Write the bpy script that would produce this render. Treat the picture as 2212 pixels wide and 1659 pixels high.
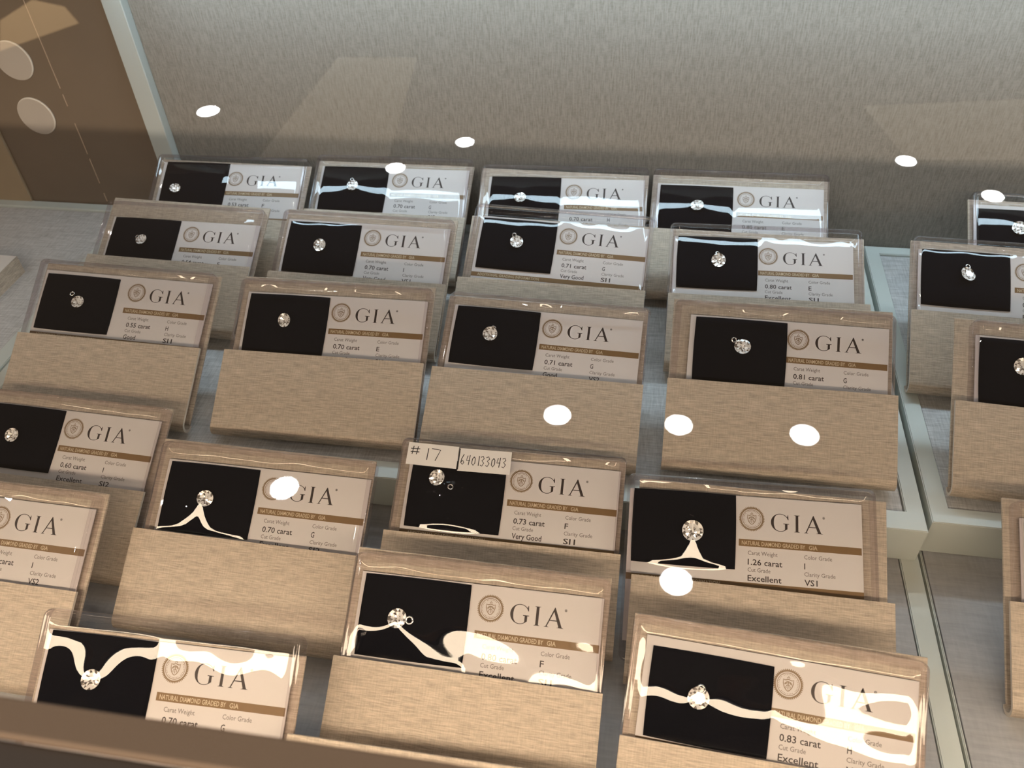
import bpy, bmesh, math, random
from mathutils import Vector, Matrix
# ---------------------------------------------------------------- measured layout (metres, radians, pack-local millimetres)
CAM_R=[0.980254, 0.19379, -0.039342]
CAM_U=[-0.103997, 0.674446, 0.730963]
CAM_F=[-0.168188, 0.712438, -0.681282]
CAM_Z=0.27972
FPX=1825.34
WP=0.0915
HP=0.03631
LAMPS=[(-2.442, 3.792), (-1.021, 3.618), (0.981, 3.678), (-1.282, 3.334), (-0.299, 1.868), (0.079, 1.884), (0.456, 1.9), (0.103, 1.31), (-1.049, 1.443), (1.287, 3.416)]
COVES=[[(-2.003, 4.555), (-1.543, 4.6), (-1.35, 3.445), (-1.973, 3.369)], [(0.857, 4.234), (1.626, 4.397), (1.488, 3.77), (0.993, 3.709)], [(-4.488, 4.923), (-4.511, 5.312), (-4.189, 5.203), (-3.914, 4.931), (-4.153, 4.452)]]
PACKS={
'A1': {'p': [-0.2453, 0.3298, 0.0186], 'yaw': 0.0296, 'tilt': 1.0288, 'st': 0.0751, 'roll': -0.017, 'xo': 0.0, 'seal': [47.5, 12.6], 'dia': [14.1, 20.8], 'pad': [[4.7, 3.3], [41.7, 4.7]]},
'A2': {'p': [-0.2541, 0.2875, 0.0186], 'yaw': 0.0066, 'tilt': 1.057, 'st': 0.0699, 'roll': -0.01, 'xo': 0.0, 'seal': [50.8, 15.7], 'dia': [24.9, 21.5], 'bail': [21.8, 19.9], 'pad': [[5.4, 8.3], [44.7, 7.7]]},
'A3': {'p': [-0.2483, 0.2228, 0.0186], 'yaw': 0.0201, 'tilt': 0.9999, 'st': 0.0737, 'roll': 0.0109, 'xo': -0.0007, 'seal': [51.3, 12.1], 'dia': [24.3, 19.8], 'bail': [20.1, 16.0], 'pad': [[3.6, 6.2], [42.7, 5.6]]},
'A4': {'p': [-0.2464, 0.1554, 0.0], 'yaw': 0.0083, 'tilt': 1.0454, 'st': 0.0727, 'roll': 0.0025, 'xo': 0.0008, 'seal': [47.2, 13.2], 'dia': [21.0, 19.5], 'pad': [None, [41.7, 5.8]]},
'A5': {'p': [-0.246, 0.1064, 0.0], 'yaw': 0.0261, 'tilt': 1.0225, 'st': 0.0727, 'roll': 0.0026, 'xo': -0.0008},
'B1': {'p': [-0.1554, 0.3459, 0.0186], 'yaw': 0.0256, 'tilt': 1.042, 'st': 0.0726, 'roll': -0.0185, 'xo': 0.0, 'seal': [49.3, 13.2], 'dia': [23.3, 18.5], 'bail': [22.4, 14.8], 'pad': [[4.3, 5.8], [42.0, 6.8]]},
'B2': {'p': [-0.1506, 0.2859, 0.0186], 'yaw': 0.0122, 'tilt': 1.0107, 'st': 0.0714, 'roll': -0.0029, 'xo': -0.0004, 'seal': [48.5, 11.5], 'dia': [22.4, 18.2], 'pad': [None, [42.0, 5.1]]},
'B3': {'p': [-0.1444, 0.2269, 0.0186], 'yaw': 0.0448, 'tilt': 0.9885, 'st': 0.0713, 'roll': -0.0049, 'xo': 0.0001, 'seal': [48.4, 13.0], 'dia': [23.3, 18.9], 'pad': [[4.5, 6.2], [43.3, 5.1]]},
'B4': {'p': [-0.1488, 0.1392, 0.0], 'yaw': 0.0194, 'tilt': 1.0148, 'st': 0.0723, 'roll': -0.0075, 'xo': 0.0017, 'seal': [49.0, 14.4], 'dia': [22.9, 21.2], 'pad': [[4.4, 7.5], [42.8, 6.8]]},
'B5': {'p': [-0.1437, 0.054, 0.0], 'yaw': 0.0407, 'tilt': 1.0063, 'st': 0.0792, 'roll': -0.0086, 'xo': 0.0, 'seal': [47.7, 14.3], 'dia': [21.0, 20.5], 'pad': [[2.7, 6.7], [41.5, 7.1]]},
'C1': {'p': [-0.0585, 0.3431, 0.0186], 'yaw': 0.034, 'tilt': 1.0314, 'st': 0.0745, 'roll': -0.0256, 'xo': 0.0, 'seal': [50.7, 14.0], 'dia': [22.4, 19.2], 'pad': [[5.5, 5.8], [42.0, 6.0]]},
'C2': {'p': [-0.0553, 0.2954, 0.0186], 'yaw': 0.0148, 'tilt': 1.0526, 'st': 0.0776, 'roll': 0.0188, 'xo': 0.002, 'seal': [48.7, 13.0], 'dia': [23.7, 19.4], 'bail': [21.9, 15.7], 'pad': [[4.5, 6.4], [42.4, 5.9]]},
'C3': {'p': [-0.0506, 0.2303, 0.0186], 'yaw': 0.0215, 'tilt': 1.0874, 'st': 0.0733, 'roll': 0.0129, 'xo': 0.0012, 'seal': [47.8, 12.8], 'dia': [21.0, 18.9], 'bail': [22.0, 15.9], 'pad': [[3.8, 5.6], [41.9, 5.4]]},
'C4': {'p': [-0.0511, 0.1556, 0.0], 'yaw': 0.0387, 'tilt': 1.0757, 'st': 0.0742, 'roll': 0.0017, 'xo': 0.0004, 'seal': [49.5, 12.8], 'dia': [16.1, 15.1], 'bail': [22.0, 18.2], 'pad': [[5.1, 11.1], [43.8, 7.7]]},
'C5': {'p': [-0.0518, 0.1009, 0.0], 'yaw': 0.0225, 'tilt': 1.0171, 'st': 0.0721, 'roll': -0.0112, 'xo': 0.0002, 'seal': [49.7, 14.0], 'dia': [18.1, 20.9], 'bail': [22.4, 21.1], 'pad': [[4.2, 6.8], [42.4, 6.0]]},
'D1': {'p': [0.0333, 0.3519, 0.0186], 'yaw': 0.0267, 'tilt': 1.0401, 'st': 0.0731, 'roll': -0.0098, 'xo': 0.0, 'seal': [48.6, 14.9], 'dia': [23.6, 20.7], 'pad': [[3.9, 8.3], [42.3, 9.2]]},
'D2': {'p': [0.0479, 0.2987, 0.0186], 'yaw': 0.0431, 'tilt': 1.0772, 'st': 0.0757, 'roll': -0.009, 'xo': -0.0016, 'seal': [47.0, 14.9], 'dia': [23.5, 19.3], 'bail': [23.0, 15.6], 'pad': [[3.9, 5.8], [42.3, 5.2]]},
'D3': {'p': [0.0509, 0.2371, 0.0186], 'yaw': 0.0354, 'tilt': 0.9743, 'st': 0.0713, 'roll': 0.0094, 'xo': 0.0004, 'seal': [51.8, 13.1], 'dia': [29.0, 18.6], 'bail': [25.4, 15.9], 'pad': [[9.1, 6.2], [47.0, 6.8]]},
'D4': {'p': [0.0449, 0.151, 0.0], 'yaw': 0.0341, 'tilt': 1.0699, 'st': 0.0754, 'roll': -0.025, 'xo': -0.0048, 'seal': [46.3, 13.6], 'dia': [24.7, 20.1], 'bail': [22.3, 18.8], 'pad': [[2.4, 5.1], [40.7, 5.2]]},
'D5': {'p': [0.0456, 0.0893, 0.0], 'yaw': -0.0058, 'tilt': 0.9972, 'st': 0.0727, 'roll': 0.016, 'xo': -0.0004, 'seal': [49.7, 13.6], 'dia': [22.9, 22.3], 'bail': [23.4, 19.6], 'pad': [[7.1, 8.9], [42.6, 9.5]]},
'E1': {'p': [0.1885, 0.3407, 0.0186], 'yaw': 0.0158, 'tilt': 1.0246, 'st': 0.0758, 'roll': 0.0009, 'xo': 0.0003, 'dia': [21.7, 18.3], 'pad': [[3.0, 7.9], None]},
'E2': {'p': [0.1548, 0.2984, 0.0186], 'yaw': -0.0037, 'tilt': 1.0237, 'st': 0.0741, 'roll': -0.001, 'xo': -0.0001, 'dia': [24.0, 17.2], 'bail': [24.0, 13.3], 'pad': [[4.4, 5.3], [43.3, 3.4]]},
'E3': {'p': [0.1628, 0.2392, 0.0186], 'yaw': -0.0177, 'tilt': 1.0025, 'st': 0.0722, 'roll': -0.0033, 'xo': 0.0054, 'dia': [19.5, 18.1], 'pad': [[3.7, 6.5], None]},
'E4': {'p': [0.174, 0.1609, 0.0], 'yaw': 0.0175, 'tilt': 1.0287, 'st': 0.0723, 'roll': -0.0031, 'xo': 0.0019},
}

for o in list(bpy.data.objects): bpy.data.objects.remove(o)
S = bpy.context.scene
COL = S.collection
# ---------------------------------------------------------------- camera
cam = bpy.data.objects.new('camera', bpy.data.cameras.new('camera'))
COL.objects.link(cam); S.camera = cam
R_, U_, F_ = Vector(CAM_R), Vector(CAM_U), Vector(CAM_F)
m = Matrix((R_, U_, -F_)).transposed().to_4x4(); m.translation = (0, 0, CAM_Z)
cam.matrix_world = m
cam.data.sensor_fit = 'HORIZONTAL'; cam.data.sensor_width = 36
cam.data.lens = FPX/2212*36
cam.data.clip_start = .005; cam.data.clip_end = 50
cam.data.dof.use_dof = True; cam.data.dof.focus_distance = .33; cam.data.dof.aperture_fstop = 24
# ---------------------------------------------------------------- world, exposure
W = bpy.data.worlds.new('world'); S.world = W; W.use_nodes = True
W.node_tree.nodes['Background'].inputs[0].default_value = (1.0, .80, .60, 1)
W.node_tree.nodes['Background'].inputs[1].default_value = .34
S.view_settings.view_transform = 'Standard'; S.view_settings.look = 'None'
S.view_settings.gamma = 1; S.view_settings.use_curve_mapping = False
S.view_settings.exposure = 0.36
S.cycles.sample_clamp_indirect = 40
WARM_E, COOL_E, LAMP_E, COVE_E = 19.0, 13.0, 70.0, .06
WARM_C, COOL_C = (1.0, .78, .56), (.66, .86, 1.0)
ZG = .16
room = bpy.data.lights.new('room_light', 'AREA'); room.shape = 'RECTANGLE'; room.size = 1.6; room.size_y = .10
room.energy = 230; room.color = (1.0, .84, .68)
ro = bpy.data.objects.new('room_light', room); COL.objects.link(ro); ro.location = (.6, -6.4, 1.88)
ro.rotation_euler = (Vector((0, .2, .1))-Vector((.6, -6.4, 1.88))).to_track_quat('-Z', 'Y').to_euler()
for dx, dy in ((-2.5, -.9), (-2.4, .4), (2.3, -.9), (2.3, .3), (-1.4, -2.6), (-.5, -2.8), (.5, -2.8), (1.4, -2.6)):   # unseen fill lights added to brighten the case, behind and beside the viewer
    fill = bpy.data.lights.new('fill_light', 'AREA'); fill.shape = 'DISK'; fill.size = .09; fill.energy = 5.6; fill.color = (1.0, .93, .85)
    do = bpy.data.objects.new('fill_light', fill); COL.objects.link(do); do.location = (dx, dy, 1.94)
A2 = math.radians(2.0)
CASE = Matrix.Rotation(A2, 4, 'Z')          # the showcase is turned two degrees against the rows
random.seed(7)
# ---------------------------------------------------------------- materials
def nt(name):
    M = bpy.data.materials.new(name); M.use_nodes = True
    return M, M.node_tree.nodes, M.node_tree.links, M.node_tree.nodes['Principled BSDF']
def plain(name, c, rough=.5, metal=0, spec=.5, noise=0, nscale=200, bump=0):
    M, N, K, P = nt(name)
    P.inputs['Base Color'].default_value = (*c, 1); P.inputs['Roughness'].default_value = rough
    P.inputs['Metallic'].default_value = metal; P.inputs['Specular IOR Level'].default_value = spec
    if noise or bump:
        tc = N.new('ShaderNodeTexCoord'); n = N.new('ShaderNodeTexNoise'); n.inputs['Scale'].default_value = nscale
        n.inputs['Detail'].default_value = 3
        K.new(tc.outputs['Object'], n.inputs['Vector'])
        if noise:
            mx = N.new('ShaderNodeMix'); mx.data_type = 'RGBA'
            mx.inputs[6].default_value = (*[x*(1-noise) for x in c], 1); mx.inputs[7].default_value = (*[min(1, x*(1+noise)) for x in c], 1)
            K.new(n.outputs['Fac'], mx.inputs[0]); K.new(mx.outputs[2], P.inputs['Base Color'])
        if bump:
            b = N.new('ShaderNodeBump'); b.inputs['Strength'].default_value = bump; b.inputs['Distance'].default_value = .0003
            K.new(n.outputs['Fac'], b.inputs['Height']); K.new(b.outputs[0], P.inputs['Normal'])
    return M
def woven(name, dark, light, along, across, cross=.35, rough=.55, metal=0, bump=.35, spec=.4, lo=.3, hi=.7):
    """threads running along one axis, broken by a finer cross thread; scales are (x, y, z) for each thread set"""
    M, N, K, P = nt(name)
    tc = N.new('ShaderNodeTexCoord')
    def nz(sc, det):
        mp = N.new('ShaderNodeMapping'); mp.inputs['Scale'].default_value = sc
        n = N.new('ShaderNodeTexNoise'); n.inputs['Scale'].default_value = 1; n.inputs['Detail'].default_value = det
        n.inputs['Roughness'].default_value = .6
        K.new(tc.outputs['Object'], mp.inputs[0]); K.new(mp.outputs[0], n.inputs['Vector']); return n
    a, b = nz(along, 4), nz(across, 2)
    mix = N.new('ShaderNodeMix'); mix.data_type = 'FLOAT'; mix.inputs[0].default_value = cross
    K.new(a.outputs['Fac'], mix.inputs[2]); K.new(b.outputs['Fac'], mix.inputs[3])
    cr = N.new('ShaderNodeValToRGB'); cr.color_ramp.elements[0].position = lo; cr.color_ramp.elements[1].position = hi
    cr.color_ramp.elements[0].color = (*dark, 1); cr.color_ramp.elements[1].color = (*light, 1)
    K.new(mix.outputs[0], cr.inputs[0]); K.new(cr.outputs[0], P.inputs['Base Color'])
    bp = N.new('ShaderNodeBump'); bp.inputs['Strength'].default_value = bump; bp.inputs['Distance'].default_value = .0002
    K.new(mix.outputs[0], bp.inputs['Height']); K.new(bp.outputs[0], P.inputs['Normal'])
    P.inputs['Roughness'].default_value = rough; P.inputs['Metallic'].default_value = metal
    P.inputs['Specular IOR Level'].default_value = spec
    return M
def emit(name, c, e):
    M, N, K, P = nt(name)
    P.inputs['Base Color'].default_value = (.8, .8, .8, 1)
    P.inputs['Emission Color'].default_value = (*c, 1); P.inputs['Emission Strength'].default_value = e
    return M
def clear(name, tint, ior, rough=.0, bump=0, haze=0):
    M, N, K, P = nt(name); N.remove(P); out = N['Material Output']
    t = N.new('ShaderNodeBsdfTransparent'); t.inputs[0].default_value = (*tint, 1)
    g = N.new('ShaderNodeBsdfGlossy'); g.inputs['Roughness'].default_value = rough
    f = N.new('ShaderNodeFresnel'); geo = N.new('ShaderNodeNewGeometry'); im = N.new('ShaderNodeMix'); im.data_type = 'FLOAT'   # a thin sheet behaves alike from both sides
    im.inputs[2].default_value = ior; im.inputs[3].default_value = 1/ior
    K.new(geo.outputs['Backfacing'], im.inputs[0]); K.new(im.outputs[0], f.inputs[0])
    mx = N.new('ShaderNodeMixShader')
    K.new(f.outputs[0], mx.inputs[0]); K.new(t.outputs[0], mx.inputs[1]); K.new(g.outputs[0], mx.inputs[2])
    last = mx
    if haze:
        d = N.new('ShaderNodeBsdfDiffuse'); d.inputs[0].default_value = (.85, .84, .84, 1)
        m2 = N.new('ShaderNodeMixShader'); m2.inputs[0].default_value = haze
        K.new(mx.outputs[0], m2.inputs[1]); K.new(d.outputs[0], m2.inputs[2]); last = m2
    if bump:
        tc = N.new('ShaderNodeTexCoord'); n = N.new('ShaderNodeTexNoise'); n.inputs['Scale'].default_value = 60
        n.inputs['Detail'].default_value = 1
        b = N.new('ShaderNodeBump'); b.inputs['Strength'].default_value = bump; b.inputs['Distance'].default_value = .002
        K.new(tc.outputs['Object'], n.inputs['Vector']); K.new(n.outputs['Fac'], b.inputs['Height'])
        K.new(b.outputs[0], g.inputs['Normal']); K.new(b.outputs[0], f.inputs['Normal'])
    K.new(last.outputs[0], out.inputs[0])
    return M
MAT = dict(
    wall=woven('wall_linen', (.125, .113, .094), (.262, .242, .212), (1300, 1300, 150), (500, 500, 1500), cross=.25, rough=.85, spec=.2, lo=.22, hi=.58),
    panel=plain('bronze_panel', (.17, .125, .085), .35, spec=.5, noise=.15, nscale=25),
    panel2=plain('tan_panel', (.36, .27, .17), .45, noise=.12, nscale=25),
    post=plain('post_metal', (.50, .53, .50), .4, metal=.2),
    stand=woven('stand_linen', (.30, .25, .195), (.66, .555, .44), (150, 150, 2100), (1900, 1900, 240), cross=.27, rough=.45, metal=.12, bump=.7, spec=.45, lo=.3, hi=.7),
    standedge=plain('stand_board_edge', (.62, .55, .46), .6, noise=.1),
    deck=woven('deck_linen', (.36, .355, .35), (.74, .735, .725), (110, 1500, 1500), (1300, 120, 120), cross=.42, rough=.6, bump=.5, spec=.35, lo=.3, hi=.7),
    dark=woven('lower_deck_leatherette', (.33, .33, .335), (.45, .45, .455), (90, 700, 700), (700, 90, 90), rough=.55, bump=.2),
    frame=plain('painted_frame', (.62, .66, .62), .38, noise=.03, nscale=80),
    card=plain('card_stock', (.70, .66, .64), .6, noise=.015, nscale=300),
    brown=plain('brown_print', (.215, .125, .05), .45, noise=.08, nscale=900),
    gold=plain('seal_print', (.26, .175, .10), .5),
    ink=plain('dark_ink', (.035, .022, .018), .5),
    grey=plain('grey_ink', (.20, .17, .155), .6),
    cream=plain('cream_print', (.66, .55, .38), .6),
    velvet=plain('black_pad_velvet', (.0035, .0042, .0075), .95, spec=.08, noise=.3, nscale=900, bump=.25),
    plastic=clear('clear_rim_plastic', (.84, .805, .82), 1.52, .03, haze=.02),
    film=clear('clear_film', (.985, .98, .98), 1.60, .012),
    glass=clear('glass_sheet', (.985, .99, .985), 1.50, .0),
    steel=plain('silver_setting', (.85, .84, .82), .15, metal=1),
    paper=plain('paper_sticker', (.80, .76, .72), .7, noise=.02),
    marker=plain('marker_ink', (.02, .018, .018), .6),
    rubber=plain('frosted_disc', (.46, .40, .34), .5),
    discrim=plain('disc_rim', (.75, .68, .58), .4),
    seam=plain('seam_trim', (.62, .47, .34), .35, metal=.3),
    ceiling=plain('ceiling_paint', (.20, .17, .145), .9, noise=.05, nscale=2),
    rail=plain('front_frame_bronze', (.37, .26, .18), .6),
    railface=plain('front_frame_dark', (.10, .08, .066), .6),
    warm=emit('warm_led', WARM_C, WARM_E), cool=emit('cool_led', COOL_C, COOL_E),
    lamp=emit('downlight_lens', (.93, .97, 1.0), LAMP_E), cove=emit('cove_light', (1.0, .52, .18), COVE_E),
    cove2=emit('cove_light_bright', (1.0, .58, .20), .55),
    housing=plain('lamp_housing', (.6, .6, .6), .4, metal=.6),
    floor=plain('case_floor', (.10, .09, .08), .7),
)
MAT['crown'] = clear('diamond_crown', (1, 1, 1), 2.0, .01)
MAT['facet'] = plain('diamond_sparkle_facet', (1.0, .98, .95), .3, metal=.25)  # white base colour stands in for light returned inside the stone
MAT['facet2'] = plain('diamond_facet_mirror', (1.0, .98, .95), .08, metal=1)
# ---------------------------------------------------------------- mesh helpers
def link(name, me, parent=None, mat=None):
    o = bpy.data.objects.new(name, me); COL.objects.link(o)
    if mat is not None and me is not None and not me.materials: me.materials.append(MAT[mat])
    if parent: o.parent = parent
    return o
def mesh(name, verts, faces, smooth=False):
    me = bpy.data.meshes.new(name); me.from_pydata([tuple(v) for v in verts], [], faces); me.update()
    if smooth:
        for p in me.polygons: p.use_smooth = True
    return me
def tag(o, label=None, cat=None, group=None, kind=None):
    if label: o['label'] = label
    if cat: o['category'] = cat
    if group: o['group'] = group
    if kind: o['kind'] = kind
    return o
def boxdata(x0, x1, y0, y1, z0, z1, V, Fc):
    b = len(V)
    V += [(x0, y0, z0), (x1, y0, z0), (x1, y1, z0), (x0, y1, z0), (x0, y0, z1), (x1, y0, z1), (x1, y1, z1), (x0, y1, z1)]
    Fc += [(b, b+3, b+2, b+1), (b+4, b+5, b+6, b+7), (b, b+1, b+5, b+4), (b+1, b+2, b+6, b+5), (b+2, b+3, b+7, b+6), (b+3, b, b+4, b+7)]
def bevbox(name, boxes, bev=.0004, seg=2):
    V, Fc = [], []
    for b in boxes: boxdata(*b, V, Fc)
    me = mesh(name, V, Fc)
    if bev:
        bm = bmesh.new(); bm.from_mesh(me)
        bmesh.ops.bevel(bm, geom=bm.edges[:], offset=bev, segments=seg, affect='EDGES', profile=.5)
        bm.to_mesh(me); bm.free()
    return me
def empty(name, M4):
    o = bpy.data.objects.new(name, None); o.empty_display_size = .01; COL.objects.link(o); o.matrix_world = M4
    return o
def rrect(w, h, r, n=6, cx=0, cz=0):
    pts = []
    for (sx, sz, a0) in ((1, 1, 0), (-1, 1, 90), (-1, -1, 180), (1, -1, 270)):
        for i in range(n+1):
            a = math.radians(a0+90*i/n)
            pts.append((cx+sx*(w/2-r)+r*math.cos(a), cz+sz*(h/2-r)+r*math.sin(a)))
    return pts
def ring2d(name, ro, ri, n=40, cx=0, cz=0, y=0, V=None, Fc=None, teeth=0, td=0):
    b = len(V)
    for i in range(n):
        a = 2*math.pi*i/n
        r2 = ro - (td if teeth and i % 2 else 0)
        V += [(cx+r2*math.cos(a), y, cz+r2*math.sin(a)), (cx+ri*math.cos(a), y, cz+ri*math.sin(a))]
    for i in range(n):
        j = (i+1) % n; Fc.append((b+2*i, b+2*j, b+2*j+1, b+2*i+1))
def polyline(pts, w, V, Fc, y=0, closed=False):
    """flat stroke of width w in the x-z plane"""
    n = len(pts); L = []
    for i in range(n):
        p = Vector(pts[i]); a = Vector(pts[(i-1) % n]) if (i or closed) else None; c = Vector(pts[(i+1) % n]) if (i < n-1 or closed) else None
        d = Vector((0, 0))
        if a is not None and (p-a).length: d += (p-a).normalized()
        if c is not None and (c-p).length: d += (c-p).normalized()
        d = d.normalized() if d.length > 1e-6 else Vector((1, 0))
        nn = Vector((-d.y, d.x))*w/2; L.append((p+nn, p-nn))
    b = len(V)
    for q, r in L: V.extend([(q.x, y, q.y), (r.x, y, r.y)])
    for i in range(n if closed else n-1):
        j = (i+1) % n; Fc.append((b+2*i, b+2*i+1, b+2*j+1, b+2*j))
def rect(x0, x1, z0, z1, V, Fc, y=0):
    b = len(V); V += [(x0, y, z0), (x1, y, z0), (x1, y, z1), (x0, y, z1)]; Fc.append((b, b+1, b+2, b+3))
# text: built-in font outline -> mesh, fitted to a box; x right, z up
_tc = {}
def text_geo(s, bold=0):
    k = (s, bold)
    if k in _tc: return _tc[k]
    cu = bpy.data.curves.new('t', 'FONT'); cu.body = s; cu.size = 1; cu.resolution_u = 2; cu.offset = bold
    ob = bpy.data.objects.new('t', cu); COL.objects.link(ob)
    dg = bpy.context.evaluated_depsgraph_get(); dg.update()
    me = bpy.data.meshes.new_from_object(ob.evaluated_get(dg))
    V = [(v.co.x, v.co.y) for v in me.vertices]; Fc = [tuple(p.vertices) for p in me.polygons]
    bpy.data.objects.remove(ob); bpy.data.curves.remove(cu); bpy.data.meshes.remove(me)
    _tc[k] = (V, Fc); return _tc[k]
def put_text(s, x, z, width, cap, V, Fc, y=0, bold=0):
    """left edge x, baseline z, total width, capital height"""
    tv, tf = text_geo(s, bold)
    x0 = min(v[0] for v in tv); x1 = max(v[0] for v in tv)
    hv, _ = text_geo('H', 0); ch = max(v[1] for v in hv)
    sx = width/(x1-x0) if width else cap/ch*.86; sz = cap/ch
    b = len(V)
    V += [(x+(a-x0)*sx, y, z+c*sz) for a, c in tv]; Fc += [tuple(b+i for i in f) for f in tf]
MM = .001
# ---------------------------------------------------------------- room: ceiling with downlights and warm coves (seen in the glass)
V, Fc = [], []; boxdata(-7, 7, -5, 9, 1.952, 2.0, V, Fc)
tag(link('ceiling', mesh('ceiling', V, Fc), None, 'ceiling'), kind='structure')
def disc(name, r, z0, z1, n=40, r2=None):
    V, Fc = [], []; r2 = r2 or r
    for i in range(n):
        a = 2*math.pi*i/n; V += [(r*math.cos(a), r*math.sin(a), z0), (r2*math.cos(a), r2*math.sin(a), z1)]
    for i in range(n):
        j = (i+1) % n; Fc.append((2*i, 2*j, 2*j+1, 2*i+1))
    Fc.append(tuple(2*i for i in range(n))[::-1]); Fc.append(tuple(2*i+1 for i in range(n)))
    return mesh(name, V, Fc)
def annulus(name, ro, ri, z0, z1, n=40):
    V, Fc = [], []
    for i in range(n):
        a = 2*math.pi*i/n; c, s = math.cos(a), math.sin(a)
        V += [(ro*c, ro*s, z0), (ro*c, ro*s, z1), (ri*c, ri*s, z1), (ri*c, ri*s, z0)]
    for i in range(n):
        j = (i+1) % n
        for q in range(4): Fc.append((4*i+q, 4*j+q, 4*j+(q+1) % 4, 4*i+(q+1) % 4))
    return mesh(name, V, Fc)
lens_me = disc('lens', .041, 1.941, 1.9518); trim_me = annulus('trim_ring', .048, .0415, 1.942, 1.9518)
lens_me.materials.append(MAT['lamp']); trim_me.materials.append(MAT['housing'])
WHERE = ['beside the corner post', 'between second and third back row packs', 'on the wall right of the back row',
         'on the 0.70 carat back row pack', 'on the stand of the 0.71 carat Good pack', 'on the left edge of the 0.81 carat stand',
         'on the middle of the 0.81 carat stand', 'on the stand of the 1.26 carat pack', 'on the fourth row 0.70 carat lettering', 'on the farthest pack at right']
for li, ((x, y), w) in enumerate(zip(LAMPS, WHERE)):
    e = empty('ceiling_downlight', Matrix.Translation((x, y, 0)))
    tag(e, 'round ceiling downlight mirrored '+w, 'ceiling light', 'round ceiling downlights mirrored in the glass')
    for nm, me in (('lens', lens_me), ('trim_ring', trim_me)):
        link(nm, me, e).scale = (*((1.32, 1.32) if li == 0 else (1.0, 1.0)), 1)
for (poly, w), cm in zip(zip(COVES, ('left of centre on the back wall', 'at the right end of the back wall', 'over the bronze panel in the upper left corner')), ('cove', 'cove', 'cove2')):
    n = len(poly); V = [(x, y, 1.949) for x, y in poly]+[(x, y, 1.9519) for x, y in poly]
    Fc = [tuple(range(n))[::-1], tuple(range(n, 2*n))]+[(i, (i+1) % n, n+(i+1) % n, n+i) for i in range(n)]
    tag(link('cove_light', mesh('cove_light', V, Fc), None, cm), 'warm amber ceiling cove mirrored faintly '+w, 'ceiling light', 'warm ceiling coves mirrored in the glass')
# ---------------------------------------------------------------- showcase shell (case coordinates)
def case_obj(name, me, mat, parent=None, kind=None):
    o = link(name, me, parent, mat)
    if parent is None: o.matrix_world = CASE
    if kind: o['kind'] = kind
    return o
YW = .4154
case_obj('floor', bevbox('floor', [(-.75, .75, -.12, YW+.02, -.06, -.0305)], 0), 'floor', kind='structure')
case_obj('wall_front', bevbox('wall_front', [(-.75, .75, -.052, -.042, -.06, ZG-.0036)], 0), 'railface', kind='structure')
case_obj('wall_back', bevbox('wall_back', [(-.2740, .75, YW, YW+.01, -.03, .172)], 0), 'wall', kind='structure')
case_obj('trim_1', bevbox('trim_1', [(-.2853, -.2742, YW-.006, YW+.01, -.03, .172)], .0005), 'post', kind='structure')
wl = case_obj('wall_left', bevbox('wall_left', [(-.3853, -.2855, YW+.0002, YW+.01, -.03, .172)], 0), 'panel', kind='structure')
case_obj('wall_left_end', bevbox('wall_left_end', [(-.75, -.3858, YW-.0015, YW+.01, -.03, .172)], .0003), 'panel2', kind='structure')
for z0, z1 in ((.0, .012), (.0165, .030), (.032, .046), (.058, .0665), (.0668, .080), (.0865, .0905), (.0935, .15)):
    pass
sb = bevbox('seam_trim', [(-.3339, -.3335, YW-.0002, YW+.002, z0, z1) for z0, z1 in ((-.02, .010), (.014, .0195), (.0265, .043), (.046, .0655), (.076, .083), (.0865, .15))], 0)
case_obj('seam_strip', sb, 'seam', wl)
def bumper(x, z, label):
    V, Fc = [], []
    n = 48; r = .0112
    e = empty('round_bumper', CASE @ Matrix.Translation((x, YW, z)))
    tag(e, label, 'disc', 'round discs on the bronze panel')
    prof = [(r, 0), (r, -.0006), (r-.0005, -.0011)]
    for rr, yy in prof:
        for i in range(n):
            a = 2*math.pi*i/n; V.append((rr*math.cos(a), yy, rr*math.sin(a)))
    for k in range(2):
        for i in range(n):
            j = (i+1) % n; Fc.append((k*n+i, k*n+j, (k+1)*n+j, (k+1)*n+i))
    link('rim', mesh('rim', V, Fc), e, 'discrim')
    V, Fc = [(( r-.0005)*math.cos(2*math.pi*i/n), -.0011, (r-.0005)*math.sin(2*math.pi*i/n)) for i in range(n)], [tuple(range(n))]
    link('face', mesh('face', V, Fc), e, 'rubber')
bumper(-.3562, .0694, 'lower round beige disc stuck on the bronze panel')
bumper(-.3552, .1020, 'upper round beige disc stuck on the bronze panel at the picture edge')
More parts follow.
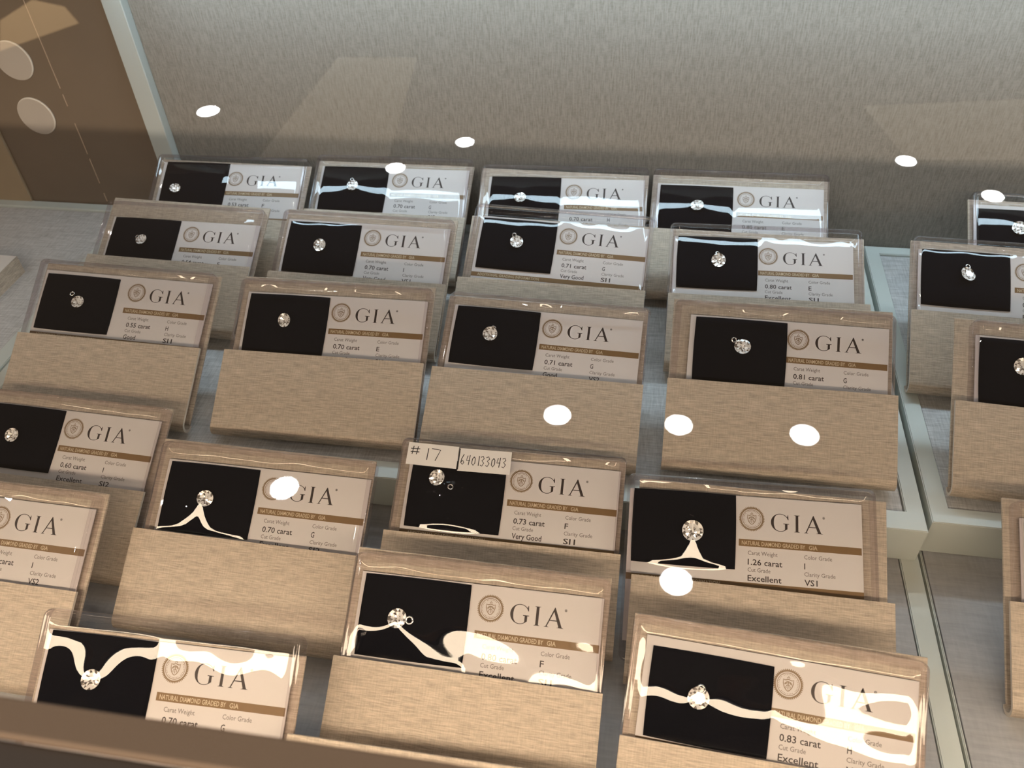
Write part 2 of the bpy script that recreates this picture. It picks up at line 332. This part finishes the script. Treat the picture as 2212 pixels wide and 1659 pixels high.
# risers: painted tray with a linen inset
def riser(name, label, x0, x1, y0, y1, zt, zb, fx0, fx1, fy0, fy1, inset='deck', drop=.0012, group='display risers in the showcase'):
    e = empty(name, CASE @ Matrix.Translation(((x0+x1)/2, (y0+y1)/2, zb)))
    tag(e, label, 'display riser', group)
    ox, oy = (x0+x1)/2, (y0+y1)/2
    X0, X1, Y0, Y1 = x0-ox, x1-ox, y0-oy, y1-oy; h = zt-zb
    V, Fc = [], []
    o_ = [(X0, Y0), (X1, Y0), (X1, Y1), (X0, Y1)]; i_ = [(fx0-ox, fy0-oy), (fx1-ox, fy0-oy), (fx1-ox, fy1-oy), (fx0-ox, fy1-oy)]
    V = [(*p, 0) for p in o_]+[(*p, h) for p in o_]+[(*p, h) for p in i_]+[(*p, h-.003) for p in i_]
    for k in range(4):
        j = (k+1) % 4
        Fc += [(k, j, 4+j, 4+k), (4+k, 4+j, 8+j, 8+k), (8+k, 8+j, 12+j, 12+k)]
    Fc += [(3, 2, 1, 0), (12, 13, 14, 15)]
    me = mesh('body', V, Fc); bm = bmesh.new(); bm.from_mesh(me)
    bmesh.ops.bevel(bm, geom=[q for q in bm.edges if all(abs(v.co.z-h) < 1e-6 for v in q.verts) and q.calc_face_angle(0) > .5], offset=.0004, segments=2, affect='EDGES')
    bm.to_mesh(me); bm.free()
    link('body', me, e, 'frame')
    c = .0004
    link('linen_inset', bevbox('linen_inset', [(fx0-ox+c, fx1-ox-c, fy0-oy+c, fy1-oy-c, h-.003, h-drop)], .0002), e, inset)
ZU, ZL = PACKS['C3']['p'][2]-.0068, -.0068
riser('display_riser', 'wide raised riser under the first four columns of packs, linen top in a pale frame', -.3075, .1155, .2190, .4150, ZU, ZL+.0003, -.3000, .1086, .2285, .4080)
riser('display_riser', 'raised riser at right under the partly cropped packs', .1179, .62, .2242, .4150, ZU, ZL+.0003, .1253, .61, .2323, .4080)
riser('display_riser', 'raised riser at far left with a bare linen top and a small sign', -.74, -.3089, .15, .4150, ZU, ZL+.0003, -.73, -.3176, .16, .4079)
riser('display_riser', 'low riser under the two front rows of packs', -.74, .1172, -.05, .4150, ZL, -.0304, -.73, .1098, -.04, .40, 'dark', .0006)
riser('display_riser', 'low plain riser in the bottom right corner', .1182, .62, -.05, .4150, ZL, -.0304, .1190, .615, -.04, .41, 'dark', .0001)
# little sign on the left riser
sg = empty('sign_block', CASE @ Matrix.Translation((-.3800, .3420, ZU-.0012)))
tag(sg, 'small white printed sign block on the far left riser', 'sign')
def prism(name, base, z0, top, z1):
    n = len(base); V = [(x, y, z0) for x, y in base]+[(x, y, z1) for x, y in top]
    return mesh(name, V, [tuple(range(n))[::-1], tuple(range(n, 2*n))]+[(i, (i+1) % n, n+(i+1) % n, n+i) for i in range(n)])
base = [(-.06, -.06), (.0335, -.06), (.0340, .0010), (-.06, .0010)]
top = [(-.06, -.06), (.0300, -.06), (.0295, .0055), (-.06, .0055)]
link('block', prism('block', base, 0, top, .0072), sg, 'stand')
link('white_card', bevbox('white_card', [(-.06, .0292, -.06, .0052, .00722, .0076)], 0), sg, 'paper')
V, Fc = [], []
tv = []; tf = []; put_text('Co.', 0, 0, .013, .0038, tv, tf)
V = [(x, z, .0001) for x, y, z in tv]
o = link('lettering', mesh('lettering', V, tf), sg, 'grey'); o.location = (.0080, -.0035, .0077)
# ---------------------------------------------------------------- LED strips and glass top
def strip(name, label, x0, x1, y, z, w, mat, tilt=0):
    e = empty(name, CASE @ Matrix.Translation(((x0+x1)/2, y, z)) @ Matrix.Rotation(tilt, 4, 'X'))
    tag(e, label, 'lamp'); L = (x1-x0)/2
    link('channel', bevbox('channel', [(-L, L, -w/2-.001, w/2+.001, .0005, .003)], .0003), e, 'housing')
    link('diffuser', bevbox('diffuser', [(-L+.001, L-.001, -w/2, w/2, -.0005, .0005)], 0), e, mat)
strip('led_strip', 'warm LED strip under the front glass frame, just outside the picture', -.42, .60, .034, .1505, .018, 'warm')
strip('led_strip', 'cool LED strip along the top of the back wall', -.27, .60, .389, .1575, .012, 'cool')
YF = .0478
g_ = empty('front_frame', CASE @ Matrix.Translation((0, YF, ZG)))
tag(g_, 'dark bronze front frame of the glass top, blurred in the lower left corner', 'frame')
link('edge_bar', bevbox('edge_bar', [(-.75, .75, -.0055, 0, -.002, .0005)], .0004), g_, 'rail')
link('face_bar', bevbox('face_bar', [(-.75, .75, -.09, -.0057, -.0035, -.0010)], .0004), g_, 'railface')
gp = case_obj('glass_top', mesh('glass_top', [(-.75, YF-.006, ZG+.0007), (.75, YF-.006, ZG+.0007), (.75, YW+.01, ZG+.0007), (-.75, YW+.01, ZG+.0007)], [(0, 1, 2, 3)]), 'glass')
tag(gp, 'clear flat glass top over the whole showcase', 'glass')
# ---------------------------------------------------------------- stands
TB = .0012; RO = .00385; RI = RO-TB; ZC = .002; HB = .0735
def pocket_mesh():
    prof = [(0, HP), (0, ZC)]
    n = 10
    for i in range(1, n+1):
        a = math.pi*i/n; prof.append((RO-RO*math.cos(a), ZC-RO*math.sin(a)))
    inner = [(2*RO-TB, ZC)]
    for i in range(1, n):
        a = math.pi*(n-i)/n; inner.append((RO-RI*math.cos(a), ZC-RI*math.sin(a)))
    inner += [(TB, ZC), (TB, HP)]
    loop = prof+inner; N_ = len(loop); w = WP/2
    V = [(-w, y, z) for y, z in loop]+[(w, y, z) for y, z in loop]
    Fc = [(i, (i+1) % N_, N_+(i+1) % N_, N_+i) for i in range(N_)]
    np_ = len(prof)
    for s in (0, N_):                      # ends as quads between outer and inner line
        for i in range(np_-1):
            q = (s+i, s+i+1, s+N_-2-i, s+N_-1-i)
            Fc.append(q if s == 0 else q[::-1])
    me = mesh('front_pocket', V, Fc)
    me.materials.append(MAT['stand']); me.materials.append(MAT['standedge'])
    for p in me.polygons:
        if abs(p.normal.x) > .9 or p.normal.z > .9: p.material_index = 1
    return me
pocket_me = pocket_mesh()
y1 = 2*RO-TB
back_me = bevbox('back_panel', [(-WP/2+.0006, WP/2-.0006, y1, y1+TB, ZC, HB)], .0003); back_me.materials.append(MAT['stand'])
def leg_mesh(t):
    """easel flap hinged on the back panel reaching the riser"""
    zt = .052; yb = y1+TB
    # world down direction in local axes: local z = up along panel, local y = into; tilt t from vertical
    d = Vector((0, -math.sin(t)*0, 0))
    n_down = Vector((0, math.sin(t), -math.cos(t)))   # straight down, expressed in local (y, z)
    h = zt*math.cos(t) - yb*math.sin(t) + .0067
    V = []
    for x in (-.018, .018):
        for (yy, zz) in ((yb, zt), (yb, zt-.0016)):
            V.append((x, yy, zz)); V.append((x, yy+n_down.y*h, zz+n_down.z*(h)))
    Fc = [(0, 1, 3, 2), (4, 6, 7, 5), (0, 4, 5, 1), (2, 3, 7, 6), (0, 2, 6, 4), (1, 5, 7, 3)]
    me = mesh('easel_leg', V, Fc); me.materials.append(MAT['stand']); return me
SLOT = {'A': 'leftmost', 'B': 'second', 'C': 'third', 'D': 'fourth'}
ROW = {'1': 'back row', '2': 'second row', '3': 'third row', '4': 'fourth row', '5': 'front row'}
INFO = {  # carat, colour, cut, clarity, label tail
 'A1': ('0.53', 'F', 'Excellent', 'SI2', 'the 0.53 carat pack, leftmost in the back row'),
 'A2': ('0.54', 'E', 'Very Good', 'SI1', 'the 0.54 carat pack, leftmost in the second row'),
 'A3': ('0.55', 'H', 'Good', 'SI1', 'the 0.55 carat pack, leftmost in the third row'),
 'A4': ('0.60', 'I', 'Excellent', 'SI2', 'the 0.60 carat pack cut by the left picture edge'),
 'A5': ('0.70', 'I', 'Good', 'VS2', 'the VS2 pack cut by the left edge'),
 'B1': ('0.70', 'G', 'Excellent', 'SI2', 'the 0.70 carat pack, second in the back row'),
 'B2': ('0.70', 'I', 'Very Good', 'VS1', 'the 0.70 carat Very Good VS1 pack in the second row'),
 'B3': ('0.70', 'E', 'Very Good', 'SI2', 'the 0.70 carat colour E pack in the third row'),
 'B4': ('0.70', 'G', 'Excellent', 'SI2', 'the 0.70 carat pack left of the one numbered 17'),
 'B5': ('0.70', 'G', 'Excellent', 'SI2', 'the bottom left pack behind the blurred frame'),
 'C1': ('0.70', 'H', 'Excellent', 'SI1', 'the third back row pack whose carat line is hidden'),
 'C2': ('0.71', 'G', 'Very Good', 'SI1', 'the 0.71 carat Very Good pack in the second row'),
 'C3': ('0.71', 'G', 'Good', 'VS2', 'the 0.71 carat Good VS2 pack in the third row'),
 'C4': ('0.73', 'F', 'Very Good', 'SI1', 'the 0.73 carat pack with handwritten paper stickers'),
 'C5': ('0.80', 'F', 'Excellent', 'SI1', 'the 0.80 carat colour F pack in the front row'),
 'C6': ('0.90', 'G', 'Excellent', 'SI1', 'the nearest pack, only its top edge above the blurred frame'),
 'D1': ('0.80', 'E', 'Excellent', 'SI1', 'the fourth back row pack, its carat line half hidden'),
 'D2': ('0.80', 'E', 'Excellent', 'SI1', 'the 0.80 carat colour E pack in the second row'),
 'D3': ('0.81', 'G', 'Excellent', 'SI1', 'the 0.81 carat pack in the third row'),
 'D4': ('1.26', 'I', 'Excellent', 'VS1', 'the 1.26 carat pack'),
 'D5': ('0.83', 'H', 'Excellent', 'VS1', 'the 0.83 carat pack, nearest at bottom right'),
 'E1': ('0.90', 'G', 'Excellent', 'SI1', 'the farthest pack on the right riser'),
 'E2': ('0.90', 'G', 'Excellent', 'SI1', 'the second farthest pack on the right riser'),
 'E3': ('0.90', 'G', 'Excellent', 'SI1', 'the nearest pack on the raised right riser'),
 'E4': ('0.90', 'G', 'Excellent', 'SI1', 'the pack at the right edge on the low riser'),
}
PACKS['C6'] = dict(p=[-.0505, .0325, 0], yaw=.035, tilt=1.02, st=.0712, roll=0, xo=.001)
def basis(e):
    a, t = e['yaw'], e['tilt']
    ex = Vector((math.cos(a), math.sin(a), 0)); n = Vector((-math.sin(a), math.cos(a), 0))
    up = n*math.sin(t)+Vector((0, 0, math.cos(t))); nf = -n*math.cos(t)+Vector((0, 0, math.sin(t)))
    return ex, up, nf
def frame_of(ex, into, up, org):
    M4 = Matrix((ex, into, up)).transposed().to_4x4(); M4.translation = org; return M4
def stand(k, e):
    ex, up, nf = basis(e)
    r = empty('display_stand', frame_of(ex, -nf, up, Vector(e['p'])))
    tag(r, 'taupe linen stand holding '+INFO[k][4], 'stand', 'linen covered stands in rows')
    link('front_pocket', pocket_me, r); link('back_panel', back_me, r); link('easel_leg', leg_mesh(e['tilt']), r)
# ---------------------------------------------------------------- packs
WS = .090; HS = .0684
def rim_mesh():
    prof = [(0, 4.4), (0, .7), (.25, .15), (.8, 0), (1.3, .1), (1.55, .55), (1.8, .6), (2.2, .25), (2.7, .25)]
    V, Fc = [], []; n = None
    for ins, y in prof:
        L = rrect(WS-2*ins*MM, HS-2*ins*MM, max(.4, 2.6-ins)*MM, 6, 0, HS/2)
        n = len(L); V += [(x, y*MM, z) for x, z in L]
    for k in range(len(prof)-1):
        for i in range(n):
            j = (i+1) % n; Fc.append((k*n+i, k*n+j, (k+1)*n+j, (k+1)*n+i))
    me = mesh('clear_rim', V, Fc, True); me.materials.append(MAT['plastic']); return me
rim_me = rim_mesh()
def film_mesh(e, seed):
    ridge = e.get('ridge', 0)
    back = 1.0 if e['p'][1] > .262 else (.45 if e['p'][1] > .2 else 0)
    rnd = random.Random(seed)
    waves = []
    for _ in range(5):
        a = rnd.uniform(0, math.pi); L = rnd.uniform(*((22, 50) if e['p'][1] > .12 else (16, 34))); waves.append((math.cos(a)/L*2*math.pi, math.sin(a)/L*2*math.pi, rnd.uniform(0, 6.28), .0036*(1-.65*(back > .9)+.6*(e['p'][1] < .12))*L*rnd.uniform(.5, 1)))
    w0, w1 = rnd.uniform(0, 6), rnd.uniform(0, 6)
    px, py = e['_pad']; du, dv = e['_dia']; tent = rnd.uniform(1.35, 1.8) if .11 < e['p'][1] < .18 else rnd.uniform(.9, 1.3)*(1-.35*back)
    x0, x1, v0, v1 = 2.6, 87.4, 2.6, HS/MM-2.6
    nx, ny = 84, 62; V, Fc = [], []
    for j in range(ny+1):
        v = v0+(v1-v0)*j/ny
        for i in range(nx+1):
            u = x0+(x1-x0)*i/nx
            s = (u-(px+19.1))/19.1; t = (v-(py+13.9))/13.9
            dx = max(0, abs(u-(px+19.1))-17.2); dy = max(0, abs(v-(py+13.9))-12.2); do = math.hypot(dx, dy)
            cq = max(0, 1-do/4.6); cush = cq*cq*(3-2*cq)*(1-.2*min(1, abs(s))**2-.42*min(1, abs(t))**2)
            sc = (u-66)/24; cush2 = max(0, 1-abs(sc)**3)*max(0, 1-abs((v-32)/31)**4)
            d = math.hypot(u-du, v-dv)
            edge = min(u-x0, x1-u, v-v0, v1-v); ed = min(1, edge/2.2); ed = ed*ed*(3-2*ed)
            wr = .16*math.sin(u/4.1+w0)*math.exp(-((v-5.0)/2.2)**2)*math.sin(u/9.5+w1)
            y = 1.35 - 1.0*cush - .28*cush2 - tent*math.exp(-(d/7.5)**1.15) + wr + sum(A*math.sin(kx*u+ky*v+ph) for kx, ky, ph, A in waves)
            if ridge and v > dv-1.5:
                q = v-dv; y -= ridge*max(0, 1-max(0, q)/(py+28.3-dv))*math.exp(-((u-du)/(2.4+max(0, q)*.95))**2)*min(1, (q+1.5)/1.5)
            y += back*1.2*(max(0, 13-v)/13)**2 + (back > .9)*(1.12 if e['p'][1] > .32 else .75)*((min(v, 45)-20)/20)**2
            y = .3*(1-ed)+y*ed
            V.append(((u-45)*MM, max(-2.4, y)*MM, HS-v*MM))
    for j in range(ny):
        for i in range(nx):
            a = j*(nx+1)+i; Fc.append((a, a+1, a+nx+2, a+nx+1))
    me = mesh('cover_film', V, Fc, True); me.materials.append(MAT['film']); return me
def pad_mesh():
    """soft black cushion 38 x 27.6 mm"""
    w, h = 38.2, 27.8; nx, ny = 24, 18; V, Fc = [], []
    for j in range(ny+1):
        for i in range(nx+1):
            s = -1+2*i/nx; t = -1+2*j/ny
            hh = .9*(1-abs(s)**5)*(1-abs(t)**5)+.5
            bx = 1-.012*abs(t)**2; bz = 1-.014*abs(s)**2
            V.append((s*w/2*bx*MM, -hh*MM, t*h/2*bz*MM))
    for j in range(ny):
        for i in range(nx):
            a = j*(nx+1)+i; Fc.append((a, a+1, a+nx+2, a+nx+1))
    b = len(V); per = [i for i in range(nx+1)]+[j*(nx+1)+nx for j in range(1, ny+1)]+[ny*(nx+1)+i for i in range(nx-1, -1, -1)]+[j*(nx+1) for j in range(ny-1, 0, -1)]
    V += [(V[q][0], 0, V[q][2]) for q in per]; n = len(per)
    for i in range(n):
        j = (i+1) % n; Fc.append((per[i], b+i, b+j, per[j]))
    me = mesh('black_pad', V, Fc, True); me.materials.append(MAT['velvet']); return me
pad_me = pad_mesh()
def diamond_mesh():
    """round brilliant, unit girdle radius, table towards -y: clear crown over pavilion facets, most whitened to imitate sparkle, the rest mirrors"""
    V, Fc = [], []; rnd = random.Random(5)
    def ringv(r, y, n, off, jit=0):
        b = len(V)
        for i in range(n):
            a = 2*math.pi*(i+off)/n; V.append((r*math.cos(a), y+rnd.uniform(-jit, jit), r*math.sin(a)))
        return b
    t = ringv(.56, -.34, 8, 0); s = ringv(.80, -.19, 8, .5); g = ringv(1, -.03, 16, 0); g2 = ringv(1, .04, 16, 0)
    Fc.append(tuple(range(t, t+8)))
    for i in range(8):
        j = (i+1) % 8
        Fc += [(t+i, s+i, t+j), (t+i, s+(i-1) % 8, g+2*i, s+i), (s+i, g+2*i, g+2*i+1), (s+i, g+2*i+1, g+(2*i+2) % 16)]
    for i in range(16): Fc.append((g+i, g2+i, g2+(i+1) % 16, g+(i+1) % 16))
    nc = len(Fc)
    p = ringv(.70, .18, 16, .5, .10); q = ringv(.40, .30, 16, 0, .12); w = ringv(.18, .40, 8, .5, .06); c = len(V); V.append((0, .44, 0))
    for i in range(16):
        j = (i+1) % 16
        Fc += [(g2+i, p+i, g2+j), (g2+j, p+i, p+j), (p+i, q+j, p+j), (p+i, q+i, q+j)]
    for i in range(8):
        j = (i+1) % 8
        Fc += [(q+2*i, w+i, q+2*i+1), (q+2*i+1, w+i, q+(2*i+2) % 16), (w+i, w+j, q+(2*i+2) % 16), (w+i, c, w+j)]
    me = mesh('diamond', V, Fc); me.materials.append(MAT['crown']); me.materials.append(MAT['facet']); me.materials.append(MAT['facet2'])
    bm = bmesh.new(); bm.from_mesh(me); bmesh.ops.recalc_face_normals(bm, faces=bm.faces[:]); bm.to_mesh(me); bm.free()
    for k_, p_ in enumerate(me.polygons): p_.material_index = (1 if rnd.random() < .72 else 2) if k_ >= nc else 0
    return me
diamond_me = diamond_mesh()
def torus_mesh(name, R, r, n=24, k=10):
    V, Fc = [], []
    for i in range(n):
        a = 2*math.pi*i/n
        for j in range(k):
            b = 2*math.pi*j/k; q = R+r*math.cos(b); V.append((q*math.cos(a), r*math.sin(b), q*math.sin(a)))
    for i in range(n):
        for j in range(k): Fc.append((i*k+j, ((i+1) % n)*k+j, ((i+1) % n)*k+(j+1) % k, i*k+(j+1) % k))
    return mesh(name, V, Fc, True)
bail_me = torus_mesh('bail', .95*MM, .28*MM); bail_me.materials.append(MAT['steel'])
# printed emblem: toothed seal with a shield (origin at its centre)
def seal_mesh():
    V, Fc = [], []
    m_ = MM
    ring2d('r', 4.75*m_, 3.75*m_, 96, V=V, Fc=Fc, teeth=1, td=.55*m_)
    ring2d('r', 3.45*m_, 3.25*m_, 48, V=V, Fc=Fc)
    for i in range(36):
        a = 2*math.pi*i/36
        if -1.9 < math.sin(a) : pass
        p0 = (2.75*m_*math.cos(a), 2.75*m_*math.sin(a)); p1 = (3.05*m_*math.cos(a), 3.05*m_*math.sin(a))
        if i % 9 != 4: polyline([p0, p1], .18*m_, V, Fc)
    sh = [(-1.55, 1.35), (-1.0, 1.15), (-.5, 1.3), (0, 1.5), (.5, 1.3), (1.0, 1.15), (1.55, 1.35), (1.5, .2), (1.15, -.95), (.55, -1.75), (0, -2.1), (-.55, -1.75), (-1.15, -.95), (-1.5, .2)]
    polyline([(x*m_, z*m_) for x, z in sh], .26*m_, V, Fc, closed=True)
    polyline([(0, .9*m_), (0, -1.6*m_)], .22*m_, V, Fc)
    for sgn in (-1, 1):
        polyline([(sgn*x*m_, z*m_) for x, z in ((.1, .75), (.55, .6), (.95, .2), (1.0, -.15))], .3*m_, V, Fc)
        polyline([(sgn*x*m_, z*m_) for x, z in ((.15, -.2), (.5, -.45), (.7, -.9), (.45, -1.15))], .22*m_, V, Fc)
        polyline([(sgn*x*m_, z*m_) for x, z in ((.15, .35), (.6, .2), (.75, -.1))], .16*m_, V, Fc)
    polyline([(x*m_, z*m_) for x, z in ((-.45, 1.75), (-.15, 2.1), (0, 2.35), (.15, 2.1), (.45, 1.75))], .2*m_, V, Fc)
    me = mesh('emblem', V, Fc); me.materials.append(MAT['gold']); return me
seal_me = seal_mesh()
# serif capitals G I A with the small registered ring; origin at left of G on the baseline, millimetre units
def letters_mesh():
    V, Fc = [], []; H = 6.3
    def q(*pts):
        b = len(V); V.extend([(x*MM, 0, z*MM) for x, z in pts]); Fc.append(tuple(range(b, b+len(pts))))
    # G: bowl with swelling stroke
    cx, cz, rx, rz = 3.35, 3.15, 3.35, 3.3; n = 40; b = len(V)
    for i in range(n+1):
        a = math.radians(38+(322-38)*i/n)
        w = .22+.86*max(0, -math.cos(a))**1.3 + .10*max(0, math.cos(a))
        ox, oz = cx+rx*math.cos(a), cz+rz*math.sin(a)
        ix, iz = cx+(rx-w)*math.cos(a), cz+(rz-.22)*math.sin(a)
        V.extend([(ox*MM, 0, oz*MM), (ix*MM, 0, iz*MM)])
    for i in range(n): Fc.append((b+2*i, b+2*i+2, b+2*i+3, b+2*i+1))
    q((6.15, 4.3), (6.35, 4.3), (6.2, 6.1), (6.0, 6.1), (5.75, 5.0))
    q((5.05, .75), (5.95, 1.15), (5.95, 2.85), (5.05, 2.85)); q((4.45, 2.7), (6.55, 2.7), (6.55, 2.95), (4.45, 2.95))
    q((4.9, .3), (5.95, .9), (5.95, 1.3), (5.05, .9))
    # I
    x = 9.35; q((x-.48, 0), (x+.48, 0), (x+.48, H), (x-.48, H))
    q((x-1.15, 0), (x+1.15, 0), (x+.48, .28), (x-.48, .28)); q((x-1.15, H), (x-.48, H-.28), (x+.48, H-.28), (x+1.15, H))
    # A
    q((12.35, .1), (12.75, .1), (15.35, 6.0), (15.1, 6.55)); q((14.75, 5.75), (15.1, 6.6), (15.3, 6.6), (18.0, .1), (16.85, .1))
    q((13.45, 2.1), (16.3, 2.1), (16.2, 2.42), (13.6, 2.42))
    q((11.75, 0), (13.55, 0), (12.9, .25), (12.3, .25)); q((15.95, 0), (18.65, 0), (18.0, .25), (16.8, .25))
    ring2d('r', .42*MM, .25*MM, 16, 18.9*MM, 6.0*MM, V=V, Fc=Fc); rect(18.78*MM, 19.02*MM, 5.85*MM, 6.15*MM, V, Fc)
    me = mesh('letters', V, Fc); me.materials.append(MAT['ink']); return me
letters_me = letters_mesh()
V, Fc = [], []; put_text('NATURAL DIAMOND GRADED BY', 0, 0, 22.6*MM, 1.45*MM, V, Fc, bold=.008); put_text('GIA', 23.9*MM, 0, 3.0*MM, 1.45*MM, V, Fc, bold=.008)
bandtext_me = mesh('band_lettering', V, Fc); bandtext_me.materials.append(MAT['cream'])
V, Fc = [], []; put_text('ADDITIONAL GRADING INFORMATION', 0, 0, 31*MM, 1.35*MM, V, Fc, bold=.008)
bandtext2_me = mesh('band_lettering', V, Fc); bandtext2_me.materials.append(MAT['cream'])
V, Fc = [], []
for s, x, b, w in (('Carat Weight', 0, 21.1, 10.6), ('Cut Grade', 0, 27.2, 8.1), ('Color Grade', 20, 21.1, 9.8), ('Clarity Grade', 20, 27.2, 10.9)):
    put_text(s, x*MM, -b*MM, w*MM, 1.45*MM, V, Fc, bold=.004)
caption_me = mesh('caption_lettering', V, Fc); caption_me.materials.append(MAT['grey'])
CW = {'Excellent': 12.0, 'Very Good': 11.6, 'Good': 6.2}
def pack(k, e, idx):
    ex, up, nf = basis(e)
    carat, colr, cut, clar, tail = INFO[k]
    seal = e.get('seal') or [49.0, 13.3]
    pad = (e.get('pad') or [None, None])
    if pad[0]: pu, pv = pad[0]
    elif pad[1]: pu, pv = pad[1][0]-38.2, pad[1][1]
    else: pu, pv = 4.5, 6.0
    if k == 'C4': pv = 7.3
    e['ridge'] = {'C4': 2.5, 'D4': 1.75, 'B4': 1.2, 'C5': .3}.get(k, 0)
    e['_pad'] = (pu, pv); e['_dia'] = e.get('dia') or [23, 19.5]
    if k == 'C4': e['_dia'] = e['bail']
    r = e['roll']; sd = ex*math.cos(r)-up*math.sin(r); us = up*math.cos(r)+ex*math.sin(r)
    topc = Vector(e['p'])+up*e['st']+ex*e['xo']-nf*.0018
    T = empty('diamond_pack', frame_of(sd, -nf, us, topc-us*HS))
    tag(T, 'clear plastic diamond pack: '+tail, 'pack', 'sealed diamond packs in the stands')
    link('clear_rim', rim_me, T)
    link('cover_film', film_mesh(e, 100+idx*7), T)
    X = lambda u: (u-45)*MM
    Z = lambda v: HS-v*MM
    # grading card
    cl = max(1.0, min(seal[0]-44.8, pu-1.4)); cr = min(88.0, seal[0]+39.3); ct = min(max(3.2, seal[1]-7.6), pv+.2)
    cb = min(ct+56, HS/MM-1.5); yc = 3.3
    card = link('grading_card', bevbox('grading_card', [(X(cl), X(cr), yc*MM, (yc+.45)*MM, Z(cb), Z(ct))], .00008, 1), T, 'card')
    card.location = (0, 0, 0)
    yp = (yc-.03)*MM
    def put(name, me, u, v, y=yp, mat=None, par=card):
        o = link(name, me, par, mat); o.location = (X(u), y, Z(v)); return o
    put('emblem', seal_me, seal[0], seal[1]); put('letters', letters_me, seal[0]+6.9, seal[1]+3.8)
    c0 = seal[1]-7.8
    V, Fc = [], []; rect(X(seal[0]-4.6), X(cr-.4), Z(c0+18.1), Z(c0+15.5), V, Fc, yp)
    link('brown_band', mesh('brown_band', V, Fc), card, 'brown')
    put('band_lettering', bandtext_me, seal[0]-3.5, c0+17.55, (yc-.06)*MM)
    V, Fc = [], []; rect(X(cl+.05), X(cr-.05), Z(c0+33.6), Z(c0+31.2), V, Fc, yp)
    link('brown_band', mesh('brown_band', V, Fc), card, 'brown')
    put('band_lettering', bandtext2_me, cl+3.2, c0+33.05, (yc-.06)*MM)
    put('caption_lettering', caption_me, seal[0]-1.3, c0)
    V, Fc = [], []
    put_text(carat+' carat', 0, -24.7*MM, 12.3*MM, 2.05*MM, V, Fc, bold=.012)
    put_text(cut, 0, -30.5*MM, CW[cut]*MM, 2.05*MM, V, Fc, bold=.012)
    put_text(colr, 20*MM, -24.7*MM, (.35 if colr == 'I' else 1.35)*MM, 2.05*MM, V, Fc, bold=.012)
    put_text(clar, 20*MM, -30.5*MM, 4.6*MM, 2.05*MM, V, Fc, bold=.012)
    put('grade_lettering', mesh('grade_lettering', V, Fc), seal[0]-1.3, c0, mat='ink')
    # pad, stone, bail
    pd = link('black_pad', pad_me, T); pd.location = (X(pu+19.1), yc*MM, Z(pv+13.9))
    if k not in ('A5', 'E4', 'C6'):
        du, dv = e['dia'] if 'dia' in e else (23, 19.5)
        rr = 6.5*float(carat)**(1/3)/2*1.12*MM
        dm = link('diamond', diamond_me, T); dm.scale = (rr, rr*.62, rr); dm.location = (X(du), .7*MM, Z(dv)); 
        rn = random.Random(idx*3+1); dm.rotation_euler = (rn.uniform(-.22, .22), rn.uniform(0, .7), rn.uniform(-.22, .22))
        if 'bail' in e:
            b = link('bail', bail_me, T); b.location = (X(e['bail'][0]), 1.45*MM, Z(e['bail'][1])); b.rotation_euler = (rn.uniform(-.3, .3), 0, rn.uniform(-.4, .4))
            if k in ('C5', 'D5'): b.scale = (1.25, 1, 1.25)
    return T
# handwriting strokes, unit boxes 1 wide x 1.6 high
GL = {'1': [[(.5, 1.6), (.45, 0)]], '7': [[(0, 1.6), (1, 1.5), (.55, 0)]], '#': [[(.3, 1.5), (.2, .1)], [(.8, 1.5), (.7, .1)], [(0, 1.05), (1.05, 1.1)], [(0, .5), (1.0, .55)]],
      '6': [[(.7, 1.7), (.2, .9), (.1, .3), (.5, 0), (.8, .35), (.5, .7), (.15, .4)]], '4': [[(.35, 1.5), (.1, .7), (.9, .75)], [(.85, 1.6), (.65, 0)]],
      '0': [[(.6, 1.4), (.2, 1.0), (.15, .3), (.5, 0), (.85, .4), (.85, 1.1), (.6, 1.4)]], '3': [[(.1, 1.4), (.6, 1.6), (.85, 1.2), (.4, .85), (.85, .5), (.5, 0), (.05, .15)]]}
def write(s, x, z, w, h, gap, V, Fc, th, y=0):
    for ch in s:
        if ch != ' ':
            for st in GL[ch]: polyline([(x+a*w, z+b*h/1.6) for a, b in st], th, V, Fc, y)
        x += (w+gap)*(.62 if ch == '1' else 1)
def stickers(T):
    for (u0, v0, w, h, rot, kind) in ((3.0, 2.0, 20.6, 9.0, .5, 0), (23.9, 2.6, 21.0, 9.2, -.6, 1)):
        st = link('paper_sticker', bevbox('paper_sticker', [(0, w*MM, -.0001, 0, -h*MM, 0)], 0), T, 'paper')
        st.location = ((u0-45)*MM, (-.15 if kind else -.12)*MM, HS-v0*MM); st.rotation_euler = (0, math.radians(rot), 0)
        st['label'] = 'paper sticker reading 640133043' if kind else 'paper sticker reading # 17'
        V, Fc = [], []
        if kind:
            write('640133043', .9*MM, -6.6*MM, 1.75*MM, 4.0*MM, .42*MM, V, Fc, .32*MM, -.00014)
            polyline([(.15*MM, -.2*MM), (.1*MM, -8.8*MM)], .45*MM, V, Fc, -.00014)
        else:
            write('#', 1.2*MM, -5.0*MM, 3.6*MM, 3.8*MM, 0, V, Fc, .34*MM, -.00014)
            write('17', 6.6*MM, -6.6*MM, 3.6*MM, 4.8*MM, 1.4*MM, V, Fc, .36*MM, -.00014)
        link('handwriting', mesh('handwriting', V, Fc), st, 'marker')
for idx, (k, e) in enumerate(sorted(PACKS.items())):
    stand(k, e)
    T = pack(k, e, idx)
    if k == 'C4': stickers(T)
bpy.context.view_layer.update()
